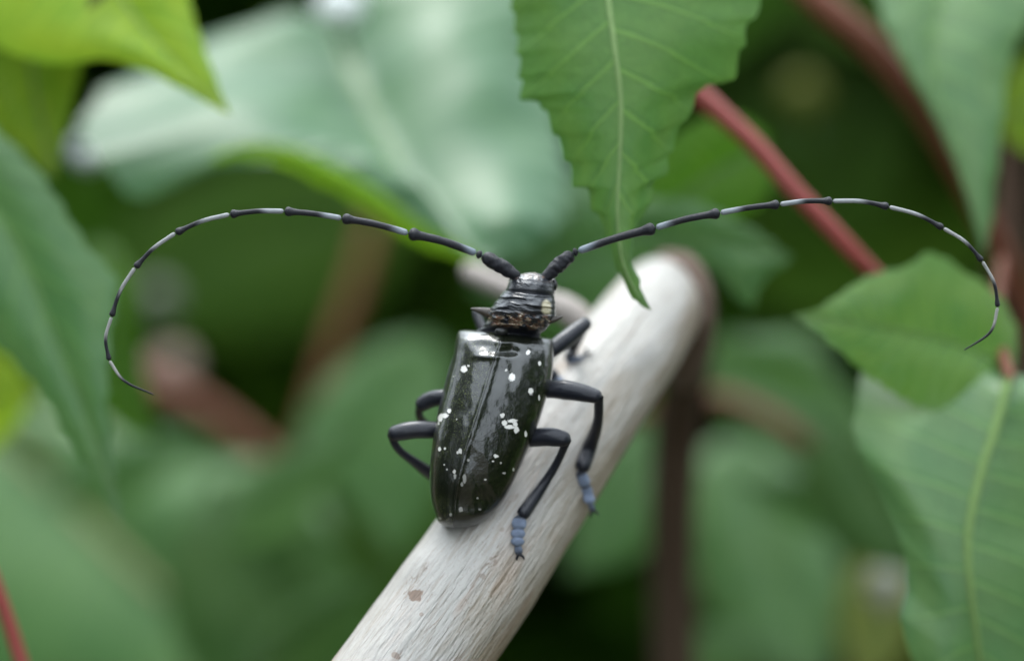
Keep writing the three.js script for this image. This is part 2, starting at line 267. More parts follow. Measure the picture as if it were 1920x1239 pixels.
const bumps = [[948, 660, 26, 7, -0.5], [915, 668, 24, 6, 0.45], [905, 648, 22, 8, -0.35], [945, 642, 18, 5, 0.3], [960, 655, 12, 10, -0.4], [985, 650, 14, 22, 0.25], [885, 650, 16, 14, 0.3], [867, 640, 12, 14, 0.35], [1022, 658, 12, 20, 0.3], [930, 700, 20, 22, -0.25], [962, 690, 12, 30, -0.2]];
function elytronSurf(side) {
  return (u, v) => {
    let [x, y, dz] = elytronPlan(side, u, v);
    for (const [bx, by, sx, sy, a] of bumps) dz -= a * Math.exp(-(((x - bx) / sx) ** 2) - (((y - by) / sy) ** 2));
    dz -= 0.22 * Math.exp(-((u / 0.03) ** 2));                 // raised seam
    if (u < 0.012) dz += 0.1 * (0.012 - u) / 0.012;               // groove between the two cases
    dz -= (fbm(x * 0.05, y * 0.03, side, 3) - 0.5) * 0.25;
    return at(x + (u < 0.001 ? side * 0.1 : 0), y, dz);
  };
}
const SPOTS = [ // x, y, half width, half height, how white
  [990, 660, 4.5, 5, 1], [1012, 681, 3, 5, 0.9], [960, 707, 7.5, 7.5, 1], [949, 694, 2.5, 2.5, 0.7], [995, 734, 6, 7, 1], [1011, 745, 2, 6, 0.7], [942, 779, 5, 5, 1], [946, 793, 6, 5, 1], [954, 800, 8, 4, 1], [961, 789, 9, 3.6, 1], [967, 795, 5, 5, 1], [968, 806, 5.5, 7, 1], [961, 801, 6, 3, 0.9], [986, 814, 3, 6, 1], [930, 855, 5, 4.5, 1], [924, 865, 2.5, 2, 0.9], [939, 868, 2, 2, 0.5], [963, 880, 2, 4, 0.6], [945, 887, 4, 2.5, 0.5], [910, 899, 3, 2.2, 0.6], [871, 898, 4, 9, 0.35], [866, 908, 3, 5, 0.35], [864, 955, 4, 5, 0.3], [895, 934, 2, 2, 0.4], [878, 863, 3, 3, 0.4],
  [870, 692, 7.5, 7, 1], [878, 686, 3, 2.5, 0.8], [836, 713, 3, 8, 1], [833, 779, 8, 5, 1], [825, 784, 5, 7, 1], [842, 770, 4, 5, 1], [822, 792, 2, 5, 0.7], [824, 842, 3.5, 4, 1], [834, 841, 2.2, 2.5, 0.9], [863, 845, 3.5, 5, 0.8], [858, 848, 2, 3, 0.7], [852, 884, 3, 4, 0.8], [853, 893, 3, 6, 0.4], [833, 871, 2, 2, 0.7], [838, 880, 2, 2, 0.5], [845, 965, 4, 3, 0.35], [823, 972, 5, 3, 0.35], [856, 786, 1.5, 1.5, 0.6], [850, 706, 2, 1.5, 0.4], [900, 955, 3, 2, 0.3]];
function elytronMap(side) {
  return tex(768, 1280, (u, v) => {
    const [x, y] = elytronPlan(side, u, v), n = fbm(x * 0.03, y * 0.03, 3), fine = noise(x * 0.8, y * 0.8, 7), f2 = noise(x * 0.9 + 40, y * 0.9, 2), big = fbm(x * 0.012, y * 0.012, 9);
    let c = [0.003 + 0.003 * n, 0.004 + 0.004 * n, 0.003 + 0.001 * n];
    const hair = smooth(0.64, 0.85, fine) * (side < 0 ? 0.75 : 0.2) * smooth(0.35, 0.6, big + 0.12); for (let q = 0; q < 3; q++) c[q] += hair * [0.085, 0.095, 0.03][q];
    if (side < 0 && f2 > 0.955) { const k = (f2 - 0.95) / 0.05 * 0.4 * smooth(640, 900, y); for (let q = 0; q < 3; q++) c[q] = mix(c[q], [0.32, 0.28, 0.2][q], k); }
    let best = 0; const xr = x * 0.8 - y * 0.6, yr = x * 0.6 + y * 0.8, wob = 0.7 * (fbm(xr * 0.17, yr * 0.17, 5, 3) - 0.5) + 0.35 * (fbm(yr * 0.5, xr * 0.5, 1, 2) - 0.5);
    for (const [sx, sy, rx, ry, k] of SPOTS) { const d = Math.hypot((x - sx) / rx, (y - sy) / ry); if (d < 1.5) best = Math.max(best, k * (1 - smooth(0.68, 1.12, d + wob))); }
    for (let q = 0; q < 3; q++) c[q] = mix(c[q], [0.74, 0.71, 0.66][q], best);
    return c;
  }, true);
}
const elyBump = tex(512, 1024, (u, v) => { const h = 0.5 + 0.6 * (fbm(u * 110, v * 230, 6, 2) - 0.5) + 0.3 * (fbm(u * 20, v * 50, 2, 2) - 0.5); return [h, h, h]; }, false);
for (const side of [-1, 1]) {
  const g = grid(64, 200, elytronSurf(side));
  part('wing_case', g, new THREE.MeshPhysicalMaterial({ map: elytronMap(side), bumpMap: elyBump, bumpScale: 0.00005, roughness: side < 0 ? 0.32 : 0.26, ior: 1.56, clearcoat: 0.75, clearcoatRoughness: 0.09, side: THREE.DoubleSide }));
}
part('scutellum', (() => { const c = P([940, 621, 2.6]), g = new THREE.SphereGeometry(1, 20, 12); g.scale(13 * K, 8 * K, 10 * K); g.rotateX(-PITCH); g.translate(c.x, c.y, c.z); return g; })(), new THREE.MeshPhysicalMaterial({ color: rgb(0.012, 0.012, 0.011), roughness: 0.4 }));

// head, pronotum, thorax and abdomen: one continuous skin. Rows of centre x, y, half width, depth of the centre, half depth
const BODY = [[1003, 513, 4, 4.6, 0.3], [1002, 515, 20, 4.6, 1.2], [1001, 520, 33, 4.5, 1.9], [999, 528, 41, 4.3, 2.3], [997, 536, 44, 4.2, 2.5], [995, 544, 45, 4.1, 2.5], [993, 549, 46, 4.1, 2.45], [991, 554, 49, 4, 2.75], [988, 564, 54, 4, 3.1], [984, 575, 58, 4, 3.3], [980, 586, 62, 4.1, 3.3], [976, 595, 63, 4.2, 3.15], [973, 601, 59, 4.3, 2.9], [970, 607, 57, 4.4, 2.85], [966, 613, 57, 4.6, 2.7], [960, 619, 54, 5.2, 2.3], [952, 626, 60, 6, 2.2], [940, 650, 80, 6.3, 2.7], [925, 700, 84, 6.2, 3.2], [905, 770, 82, 6.2, 3.4], [885, 850, 74, 6.3, 3.2], [872, 910, 62, 6.4, 2.6], [860, 955, 42, 6.6, 1.8], [850, 984, 18, 7.2, 1.0], [846, 992, 3, 7.6, 0.3]];
const bodyC = new THREE.CatmullRomCurve3(BODY.map((r) => new THREE.Vector3(r[0], r[1], r[3] * 10)), false, 'centripetal'), nBody = BODY.length - 1;
const bodyPlan = (u, v) => {
  const x = v * nBody, i = Math.min(nBody - 1, Math.floor(x)), f = smooth(0, 1, x - i), c = bodyC.getPoint(v), hw = mix(BODY[i][2], BODY[i + 1][2], f), hd = mix(BODY[i][4], BODY[i + 1][4], f), a = u * 2 * Math.PI;
  const tilt = 0.10; // cross sections lean with the body's axis
  const dx = Math.cos(a) * hw, dd = Math.sin(a) * hd; return [c.x + dx, c.y + dx * tilt - Math.max(0, -Math.sin(a)) * 3, c.z / 10 + dd];
};
const bodyGeo = grid(140, 260, (u, v) => {
  let [x, y, dz] = bodyPlan(u, v); const yy = y - 0.1 * (x - 985);
  const on = smooth(548, 556, yy) * (1 - smooth(600, 606, yy));
  const ridge = fbm(x * 0.035, yy * 0.2 + 2 * fbm(x * 0.03, yy * 0.03, 4, 2), 3, 3) - 0.5;                 // wrinkles across the shield
  dz -= on * ridge * 0.62; dz -= smooth(545, 520, yy) * 0.5 * (fbm(x * 0.09, yy * 0.12, 7, 3) - 0.5);
  const band = smooth(588, 596, yy) * (1 - smooth(612, 618, yy)); dz -= band * 1.1 * (fbm(x * 0.16, yy * 0.2, 11, 3) - 0.5);
  dz += 0.55 * Math.exp(-(((yy - 607) / 2.6) ** 2)); dz += 0.35 * Math.exp(-(((yy - 548) / 2.2) ** 2));      // grooves behind the head and before the wing cases
  return at(x, y, dz);
}, (u, v) => {
  const [x, y] = bodyPlan(u, v), yy = y - 0.1 * (x - 985), n = fbm(x * 0.12, yy * 0.14, 2, 3), m = noise(x * 0.4, yy * 0.4, 9);
  let c = [0.014, 0.015, 0.02];
  const band = smooth(584, 597, yy + 8 * (n - 0.5)) * (1 - smooth(612, 620, yy));
  if (band > 0) { const k = band * smooth(0.42, 0.6, n), tone = m > 0.55 ? [0.34, 0.27, 0.19] : [0.17, 0.08, 0.045]; for (let q = 0; q < 3; q++) c[q] = mix(c[q], tone[q], k); }
  const patch = (1 - smooth(0.6, 1.1, Math.hypot((x - 1025) / 11, (y - 577) / 15) + 0.5 * (n - 0.5))); for (let q = 0; q < 3; q++) c[q] = mix(c[q], [0.5, 0.44, 0.3][q], patch);
  const crown = smooth(528, 518, yy) * smooth(0.45, 0.6, n); for (let q = 0; q < 3; q++) c[q] = mix(c[q], [0.13, 0.075, 0.05][q], crown * 0.6);
  return c;
}, true);
part('body', bodyGeo, new THREE.MeshPhysicalMaterial({ vertexColors: true, roughness: 0.3, bumpMap: elyBump, bumpScale: 0.0001, clearcoat: 0.6, clearcoatRoughness: 0.2 }));
const chitin = new THREE.MeshPhysicalMaterial({ color: rgb(0.008, 0.009, 0.015), roughness: 0.34, specularIntensity: 0.45, clearcoat: 0.4, clearcoatRoughness: 0.15, bumpMap: elyBump, bumpScale: 0.00008 });
const browned = new THREE.MeshPhysicalMaterial({ color: rgb(0.04, 0.03, 0.022), roughness: 0.45 });
part('side_spine', tube([[930, 592, 4.4], [906, 584, 4.1], [882, 578, 3.8]].map(P), [15 * K, 8 * K, 1.2 * K], { nu: 12, nv: 14 }), browned);
part('side_spine', tube([[1012, 596, 4], [1036, 599, 3.4], [1056, 593, 3.2]].map(P), [15 * K, 8 * K, 1.2 * K], { nu: 12, nv: 14 }), browned);
part('eye', (() => { const c = P([962, 529, 4.6]), g = new THREE.SphereGeometry(1, 24, 16); g.scale(8 * K, 13 * K, 15 * K); g.translate(c.x, c.y, c.z); return g; })(), new THREE.MeshPhysicalMaterial({ color: rgb(0.006, 0.006, 0.007), roughness: 0.15 }));
part('eye', (() => { const c = P([1038, 534, 4.4]), g = new THREE.SphereGeometry(1, 24, 16); g.scale(8 * K, 13 * K, 15 * K); g.translate(c.x, c.y, c.z); return g; })(), new THREE.MeshPhysicalMaterial({ color: rgb(0.006, 0.006, 0.007), roughness: 0.15 }));

// antennae: eleven segments each, pale at the base and dark towards the knobbed end
const antMat = new THREE.MeshPhysicalMaterial({ vertexColors: true, roughness: 0.34, specularIntensity: 0.55, bumpMap: elyBump, bumpScale: 0.00006 });
const ANT = [
  [[975, 521, 3.6], [904, 479, 3], [893, 475, 2.9], [765, 437, 1.6], [640, 409, 0.6], [532, 396, 0.2], [430, 402, 0.3], [328, 437, 0.4], [252, 502, 0.6], [208, 594, 1], [204, 676, 1.6], [288, 740, 2.4]],
  [[1016, 526, 3.5], [1074, 474, 3], [1084, 471, 2.9], [1230, 427, 1.6], [1351, 399, 0.6], [1463, 383, 0.2], [1562, 377, 0.2], [1668, 388, 0.4], [1770, 428, 0.8], [1843, 490, 1.3], [1872, 576, 2], [1808, 657, 3]]];
const ANT_W = [[9, 11.5, 14, 13.5, 12], [9, 10, 9.5, 9, 8], [7, 7.4, 7.4, 8, 9.8], [6.2, 6.2, 6.4, 6.6, 8.2], [5.4, 5.2, 5.4, 5.6, 7.4], [4.9, 4.7, 4.8, 5, 6.8], [4.5, 4.2, 4.3, 4.5, 6], [4.2, 3.8, 3.9, 4, 5.4], [3.9, 3.4, 3.5, 3.6, 4.6], [3.5, 3.1, 3.2, 3.2, 3.8], [3.2, 2.9, 2.6, 2, 0.8]];
const PALE = [0, 0.15, 0.17, 0.22, 0.3, 0.42, 0.5, 0.52, 0.5, 0.45, 0.3];
const SAG = [[0, 0, 0, 4, 3, 2, 3, 5, 5, 6, 9, 10], [0, 0, 0, -3, -3, -2, -3, -5, -6, -7, -8, -16]];
for (const side of [0, 1]) {
  const a = partGroup('antenna'), pts = ANT[side];
  for (let k = 0; k < 11; k++) {
    const p0 = pts[k], p1 = pts[k + 1], dx = p1[0] - p0[0], dy = p1[1] - p0[1], l = Math.hypot(dx, dy), s = SAG[side][k + 1], mid = [(p0[0] + p1[0]) / 2 - (-dy / l) * s * -1, (p0[1] + p1[1]) / 2 - (dx / l) * s * -1 * 1, (p0[2] + p1[2]) / 2];
    if (k === 10) { mid[0] += side ? 6 : -9; mid[1] += side ? -5 : -3; }
    const seg = tube([p0, mid, p1].map(P), Array.from({ length: 13 }, (_, q) => lerpList(ANT_W[k], q / 12) * K * (k && q > 10 ? 1.35 : q === 0 && k > 1 ? 0.9 : 1)), {
      nu: 20, nv: 44, lump: k === 0 ? (u, v) => 1 + 0.34 * (noise(Math.cos(u * 6.283) * 2.2 + 5, Math.sin(u * 6.283) * 2.2 + 5, v * 14 + side * 9) - 0.5) * smooth(0.08, 0.3, v) : (u, v) => 1 + 0.08 * (fbm(u * 5, v * 14, k, 2) - 0.5),
      color: (u, v) => { const e = PALE[k] + 0.14 * (noise(u * 5, k * 3, side * 9) - 0.5), w = PALE[k] ? 1 - smooth(e - 0.12, e + 0.12, v) : 0, far = k / 10, pale = [mix(0.13, 0.38, far), mix(0.17, 0.37, far), mix(0.22, 0.34, far)], dark = [0.014, 0.014, 0.018]; return [0, 1, 2].map((q) => mix(dark[q], pale[q], w)); },
    });
    mesh('antenna_segment', seg, antMat, a, beetleBase);
  }
}

// legs
const tarsusMat = new THREE.MeshPhysicalMaterial({ vertexColors: true, roughness: 0.7, sheen: 0.6, sheenColor: rgb(0.7, 0.8, 1), bumpMap: elyBump, bumpScale: 0.0001 });
const B = (x, y, lift = 0.5) => [x, y, onBranch(x, y)[2] - lift];
function leg({ femur, tibia, tarsus, fw = [10, 15, 17, 16, 12], tw = [8, 7.5, 9, 12, 14], lobe = 13 }) {
  const g = partGroup('leg'), s = (pts, r, o) => tube(pts.map(P), r.map((w) => w * K), o);
  const t0 = tarsus[0], t1 = tarsus[1], ll = Math.hypot(t1[0] - t0[0], t1[1] - t0[1]); tibia = [...tibia.slice(0, -1), [t0[0] + (t1[0] - t0[0]) * 5 / ll, t0[1] + (t1[1] - t0[1]) * 5 / ll, t0[2] - 0.3]]; tibia = tibia.map((a, q) => { const b = onBranch(a[0], a[1]), far = Math.hypot(b[0] - a[0], b[1] - a[1]); return far < 25 ? [a[0], a[1], Math.min(a[2], b[2] - [0.9, 0.9, 1.1, 0.95][q])] : a; });
  { const u = femur[3], v = femur[2], l = Math.hypot(u[0] - v[0], u[1] - v[1]); femur = [...femur.slice(0, 3), [u[0] + (u[0] - v[0]) / l * 9, u[1] + (u[1] - v[1]) / l * 9, u[2]]]; }
  femur = femur.map((a) => { const b = onBranch(a[0], a[1]), far = Math.hypot(b[0] - a[0], b[1] - a[1]); return far < 25 ? [a[0], a[1], Math.min(a[2], b[2] - 1.3)] : a; });
  const f3 = femur[3], f2 = femur[2], lf = Math.hypot(f3[0] - f2[0], f3[1] - f2[1]); tibia[0] = [f3[0] - (f3[0] - f2[0]) * 7 / lf, f3[1] - (f3[1] - f2[1]) * 7 / lf, f3[2]];
  mesh('femur', s(femur, fw, { nu: 16, nv: 30 }), chitin, g, beetleBase);
  mesh('tibia', s(tibia, tw, { nu: 14, nv: 30, flat: 0.9, openStart: true }), chitin, g, beetleBase);
  const n = tarsus.length - 1;
  for (let k = 0; k < n; k++) {
    const a = tarsus[k], b = tarsus[k + 1], last = k === n - 1, e = last ? b : [mix(a[0], b[0], 1.28), mix(a[1], b[1], 1.28), mix(a[2], b[2] - 0.08, 1.28)];
    const r = last ? [0.5, 0.5, 0.55, 0.6] : [0.9, 0.95, 1.05, 1.12];
    mesh('tarsus_segment', s([a, [(a[0] + e[0]) / 2, (a[1] + e[1]) / 2, (a[2] + e[2]) / 2 - 0.12], e], r.map((w) => w * lobe), { nu: 16, nv: 20, flat: 0.6, color: (u, v) => { const w = last ? 0.55 * smooth(0.1, 0.3, v) * (1 - smooth(0.5, 0.8, v)) : smooth(0.24, 0.34, v) * (0.8 + 0.4 * noise(u * 12, v * 12, k)); return [mix(0.01, 0.165, w), mix(0.011, 0.205, w), mix(0.018, 0.29, w)]; } }), tarsusMat, g, beetleBase);
  }
  const a = tarsus[n - 1], b = tarsus[n], dx = b[0] - a[0], dy = b[1] - a[1], l = Math.hypot(dx, dy) || 1, ux = dx / l, uy = dy / l;
  for (const q of [-1, 1]) mesh('claw', s([[b[0] - ux * 2, b[1] - uy * 2, b[2]], [b[0] + ux * 5 - q * uy * 6, b[1] + uy * 5 + q * ux * 6, b[2]], [b[0] + ux * 12 - q * uy * 7, b[1] + uy * 12 + q * ux * 7, b[2] + 0.4]], [3.2, 2.4, 0.6], { nu: 8, nv: 12 }), chitin, g, beetleBase);
}
leg({ femur: [[990, 735, 5.5], [1040, 730, 4.6], [1085, 735, 3.8], [1121, 744, 3.4]], tibia: [[1123, 744, 3.5], [1121, 790, 6], [1105, 840, 10], [1088, 877, B(1088, 877)[2] - 1]], tarsus: [B(1087, 880, 0.6), B(1096, 905, 0.5), B(1102, 925, 0.4), [1106, 940, B(1092, 935)[2] + 0.2], [1112, 958, B(1092, 935)[2] + 1]], lobe: 11, fw: [14, 16, 19, 17, 12], tw: [9, 9, 12, 15, 16] });
leg({ femur: [[955, 825, 6], [990, 822, 4.6], [1030, 819, 3.4], [1062, 824, 2.8]], tibia: [[1062, 826, 3], [1043, 870, 5], [1008, 925, 8], [982, 962, B(982, 962)[2] - 1]], tarsus: [B(976, 966, 0.9), B(972, 988, 0.6), B(971, 1006, 0.5), B(970, 1020, 0.5), B(974, 1040, 0.4)], lobe: 14, fw: [12, 16, 18, 18, 13] });
leg({ femur: [[1000, 680, 7], [1040, 652, 8], [1075, 625, 9.5], [1098, 606, 11]], tibia: [[1098, 607, 11.3], [1088, 630, 14], [1074, 655, 18], [1062, 675, B(1062, 675)[2] - 1]], tarsus: [B(1061, 677, 0.6), B(1075, 676, 0.5), B(1088, 672, 0.5), B(1100, 662, 0.5)], lobe: 8, tw: [9, 8, 9, 11, 12] });
leg({ femur: [[860, 806, 6.5], [820, 806, 6], [775, 806, 5.6], [735, 814, 5.6]], tibia: [[733, 816, 5.8], [745, 840, 6.6], [780, 868, 8.4], [815, 893, 11]], tarsus: [[816, 895, 11.4], B(838, 905, 0.4), B(852, 918, 0.4), B(862, 930, 0.4)], fw: [12, 16, 17, 17, 14] });
leg({ femur: [[860, 740, 7], [830, 744, 7.4], [805, 750, 8], [789, 760, 8.6]], tibia: [[788, 762, 8.8], [786, 778, 10], [800, 796, 12.5], [850, 830, B(880, 850)[2] - 1]], tarsus: [B(880, 850, 0.6), B(890, 862, 0.5), B(900, 874, 0.5), B(908, 884, 0.4)], fw: [10, 14, 16, 16, 13] });
leg({ femur: [[930, 660, 8], [912, 630, 9], [898, 600, 10], [894, 588, 10.6]], tibia: [[894, 590, 11], [910, 620, 15], [960, 660, 19], [1030, 700, B(1045, 705)[2] - 1]], tarsus: [B(1045, 705, 0.5), B(1050, 715, 0.5), B(1054, 724, 0.5), B(1058, 732, 0.4)], lobe: 8, fw: [9, 11, 11, 10, 8] });

// ---------------------------------------------------------------- leaves
leaf('toothed_leaf', 'sharp toothed green leaf hanging point down just above the right antenna', null, LM.top, VM.rib, {
  L: [[1110, -260, 26], [960, -170, 24], [955, -60, 22], [966, 60, 20], [974, 130, 18], [978, 184, 17], [1012, 194, 16], [1030, 232, 15], [1050, 275, 14.5], [1068, 320, 14], [1076, 350, 13.5], [1096, 352, 13], [1112, 392, 12.5], [1138, 440, 11.5], [1150, 485, 11], [1172, 535, 10.5], [1200, 572, 10], [1222, 582, 10]],
  M: [[1125, -260, 24], [1132, -120, 18], [1141, 0, 15], [1153, 90, 13], [1164, 190, 12], [1162, 300, 11.5], [1158, 400, 11], [1166, 480, 10.5], [1188, 545, 10], [1222, 582, 10]],
  R: [[1140, -260, 26], [1320, -190, 24], [1425, -90, 22], [1428, 10, 20], [1402, 60, 19], [1386, 118, 18.5], [1372, 152, 18], [1318, 165, 17], [1300, 205, 16], [1278, 235, 15], [1258, 285, 14.5], [1252, 325, 14], [1232, 335, 13.5], [1218, 385, 12.5], [1192, 430, 11.5], [1186, 480, 11], [1202, 535, 10.5], [1213, 565, 10], [1222, 582, 10]],
  teeth: 20, tooth: 13, cup: 1.2, ribs: 10, rib: 6, nv: 160, sideMat: VM.faint });
leaf('yellow_green_leaf', 'bright yellow green leaf lit from behind in the upper left corner', 'blurred leaves at the left', LM.fresh, VM.pale, {
  L: [[60, -330, 60], [-120, -200, 55], [-90, 0, 48], [20, 100, 42], [120, 122, 40], [190, 112, 39], [270, 132, 38], [350, 172, 37], [405, 202, 36], [432, 218, 36]],
  M: [[90, -330, 60], [160, -140, 50], [230, 0, 44], [330, 120, 39], [432, 218, 36]],
  R: [[130, -330, 60], [330, -220, 55], [356, -90, 48], [358, 10, 44], [374, 62, 42], [392, 112, 40], [412, 165, 38], [432, 218, 36]], cup: 2, rib: 5, teeth: 12 });
leaf('olive_leaf', 'olive green drooping leaf at the left edge below the yellow green leaf', 'blurred leaves at the left', LM.olive, VM.dark, {
  L: [[0, -160, 66], [-150, -60, 62], [-120, 100, 58], [-40, 210, 54], [40, 285, 50], [102, 338, 48]], M: [[40, -160, 66], [50, 40, 58], [70, 200, 52], [102, 338, 48]], R: [[80, -160, 66], [190, -60, 60], [175, 60, 56], [150, 130, 54], [128, 230, 52], [114, 290, 50], [102, 338, 48]], cup: 2, rib: 7 });
leaf('blue_green_leaf', 'long blue green leaf pointing down along the left edge', 'blurred leaves at the left', LM.teal, VM.green, {
  L: [[-330, 60, 60], [-360, 250, 52], [-200, 470, 46], [-60, 600, 42], [50, 710, 39], [130, 825, 37], [190, 925, 36], [228, 985, 36]], M: [[-300, 30, 60], [-130, 240, 50], [20, 440, 42], [115, 660, 38], [190, 860, 36], [228, 985, 36]],
  R: [[-260, 20, 60], [-90, 170, 52], [10, 258, 46], [70, 320, 43], [115, 385, 41], [165, 465, 39], [218, 525, 38], [206, 610, 37], [200, 710, 36], [208, 830, 36], [222, 930, 36], [228, 985, 36]], cup: 1.2, rib: 5, teeth: 18, tooth: 10 });
leaf('small_green_leaf', 'small bright green leaf poking in at the left edge below the blue green leaf', 'blurred leaves at the left', LM.fresh, VM.pale, deeper({ L: [[-180, 700, 70], [-100, 640, 66], [0, 655, 62], [40, 690, 60], [66, 742, 58]], M: [[-180, 730, 70], [-60, 735, 64], [66, 742, 58]], R: [[-180, 760, 70], [-100, 880, 66], [0, 825, 62], [40, 780, 60], [66, 742, 58]], rib: 6 }, 1.6));
leaf('narrow_green_leaf', 'blurred narrow green leaf behind the left antenna tip', 'blurred leaves at the left', LM.deep, VM.dark, { L: [[170, 450, 105], [130, 540, 100], [150, 680, 95], [210, 790, 92], [300, 830, 90]], M: [[190, 450, 105], [205, 580, 98], [230, 710, 94], [300, 830, 90]], R: [[210, 450, 105], [262, 540, 100], [262, 650, 96], [285, 760, 92], [300, 830, 90]], rib: 6 });
const broad = leaf('broad_pale_leaf', 'broad arching leaf with pale sky sheen and curled lower edge behind the antennae', null, LM.pale, VM.pale, {
  L: [[600, 30, 118], [520, 55, 118], [400, 80, 112], [280, 140, 100], [180, 195, 88], [148, 255, 78], [205, 318, 70], [270, 345, 67], [300, 318, 68], [430, 290, 70], [520, 285, 70], [610, 315, 69], [690, 360, 68], [780, 425, 67], [870, 478, 66], [905, 490, 66]],
  M: [[622, 20, 118], [650, 110, 108], [700, 230, 94], [780, 370, 80], [905, 490, 66]],
  R: [[650, 10, 118], [760, -40, 122], [900, -60, 124], [1000, 10, 116], [1040, 150, 104], [1060, 290, 92], [1060, 400, 80], [1000, 470, 70], [905, 490, 66]],
  cup: 4, wavy: 0.3, rib: 7, teeth: 17, tooth: 18, nv: 140,
  petiole: [[622, 22, 118], [620, -60, 122], [600, -180, 130]], petioleMat: VM.pink });
{ // its lower margin is rolled over and shows the yellow green underside
  const up = curve([[395, 292, 66], [470, 268, 66], [545, 276, 65], [620, 306, 64], [700, 350, 63], [790, 418, 62], [880, 472, 62], [918, 494, 62]].map(P)), low = curve([[400, 300, 68], [462, 292, 67], [534, 312, 66], [608, 346, 65], [688, 396, 64], [772, 450, 63], [862, 488, 62], [916, 498, 62]].map(P));
  mesh('curled_edge', grid(12, 70, (u, v) => up.getPointAt(v).lerp(low.getPointAt(v), u).addScaledVector(FWD, -0.0016 * Math.sin(u * Math.PI) * Math.sin(Math.min(1, v * 1.05) * Math.PI)).addScaledVector(UPV, 0.0006 * (noise(v * 26, 3) - 0.5) * u)), leafMat(0.17, 0.31, 0.012, { coat: 0.15, wax: 0, through: 0.45 }), broad, broad.position.clone()).userData.label = 'curled yellow green lower edge';
}
leaf('teal_pointed_leaf', 'blurred teal leaf with a point to the right above the branch end', 'blurred leaves behind the branch', LM.teal, VM.green, { L: [[1120, 400, 66], [1200, 372, 62], [1300, 378, 58], [1400, 422, 54], [1488, 482, 50]], M: [[1110, 430, 66], [1300, 445, 58], [1488, 482, 50]], R: [[1120, 470, 66], [1220, 500, 62], [1330, 505, 58], [1375, 550, 55], [1408, 576, 53], [1425, 535, 52], [1488, 482, 50]], rib: 4, teeth: 9, tooth: 8 });
leaf('shaded_teal_leaf', 'shaded teal leaf directly behind the beetle head', 'blurred leaves behind the branch', LM.teal, VM.dark, { L: [[1240, 420, 100], [1180, 330, 98], [1070, 330, 96], [980, 400, 94], [910, 470, 92], [870, 540, 90]], M: [[1240, 450, 100], [1060, 480, 94], [870, 540, 90]], R: [[1240, 480, 100], [1190, 600, 98], [1080, 640, 96], [960, 600, 93], [870, 540, 90]], rib: 6 });
leaf('deep_green_leaf', 'deep green leaf half hidden behind the toothed leaf and red twig', 'blurred leaves behind the branch', LM.deep, VM.dark, { L: [[1440, 250, 70], [1380, 215, 68], [1280, 240, 66], [1210, 330, 64], [1190, 430, 62]], M: [[1440, 270, 70], [1330, 330, 66], [1190, 430, 62]], R: [[1440, 290, 70], [1450, 340, 68], [1410, 395, 66], [1310, 425, 64], [1190, 430, 62]], rib: 6 });
leaf('hanging_leaf', 'long green leaf hanging point down in the upper right corner', 'blurred leaves at the right', LM.right, VM.green, {
  L: [[1760, -260, 70], [1600, -170, 64], [1638, -30, 58], [1662, 50, 54], [1702, 135, 51], [1752, 225, 49], [1792, 312, 47], [1824, 400, 46], [1848, 480, 45]], M: [[1790, -260, 70], [1772, -40, 58], [1748, 110, 52], [1780, 250, 48], [1815, 370, 46], [1848, 480, 45]], R: [[1820, -260, 70], [2010, -150, 64], [1950, 0, 56], [1898, 110, 52], [1882, 210, 49], [1872, 310, 47], [1862, 400, 46], [1848, 480, 45]], rib: 5, teeth: 12, cup: 1.5 });
leaf('edge_leaf', 'small olive leaf cut by the right edge beside the hanging leaf', 'blurred leaves at the right', LM.olive, VM.dark, { L: [[2050, 80, 90], [1960, 90, 86], [1890, 140, 82], [1872, 250, 78]], M: [[2050, 130, 90], [1950, 180, 84], [1872, 250, 78]], R: [[2050, 200, 90], [2000, 290, 86], [1930, 290, 82], [1872, 250, 78]], rib: 6 });
leaf('bright_pointed_leaf', 'bright green leaf with its point to the left under the right antenna tip', 'blurred leaves at the right', leafMat(0.1, 0.2, 0.03, { through: 0.38, coat: 0.8, wax: 0.45 }), VM.green, {
  L: [[1905, 690, 38], [1905, 610, 39], [1872, 552, 38], [1808, 508, 37], [1742, 474, 36], [1700, 498, 34], [1640, 512, 33], [1575, 550, 31], [1530, 578, 29], [1486, 590, 28]], M: [[1896, 692, 36], [1800, 645, 34], [1700, 620, 32], [1600, 603, 30], [1486, 590, 28]], R: [[1895, 740, 34], [1840, 770, 32], [1740, 765, 31], [1650, 722, 30], [1590, 676, 29], [1535, 625, 28], [1486, 590, 28]], cup: 0.8, rib: 4, teeth: 12, tooth: 7 });
leaf('large_ribbed_leaf', 'large leaf with thick pale midrib filling the lower right corner', 'blurred leaves at the right', LM.right, VM.pale, {
  L: [[1892, 690, 40], [1800, 630, 42], [1680, 640, 41], [1622, 690, 38], [1608, 760, 34], [1602, 812, 32], [1626, 872, 30], [1660, 942, 28], [1690, 1012, 26], [1702, 1085, 25], [1692, 1165, 24], [1714, 1240, 24], [1780, 1360, 26], [1860, 1480, 28]], M: [[1895, 706, 30], [1872, 790, 28], [1842, 880, 26], [1816, 1000, 24], [1819, 1090, 23], [1838, 1240, 24], [1860, 1480, 28]], R: [[1910, 700, 34], [2010, 740, 36], [2100, 880, 34], [2110, 1080, 30], [2050, 1300, 28], [1860, 1480, 28]],
  ribs: 10, rib: 10, sideMat: VM.faint, teeth: 20, tooth: 6, cup: 1.5, nv: 120, petiole: [[1898, 716, 30], [1886, 680, 34], [1872, 610, 44], [1880, 480, 60]], petioleMat: VM.pink });
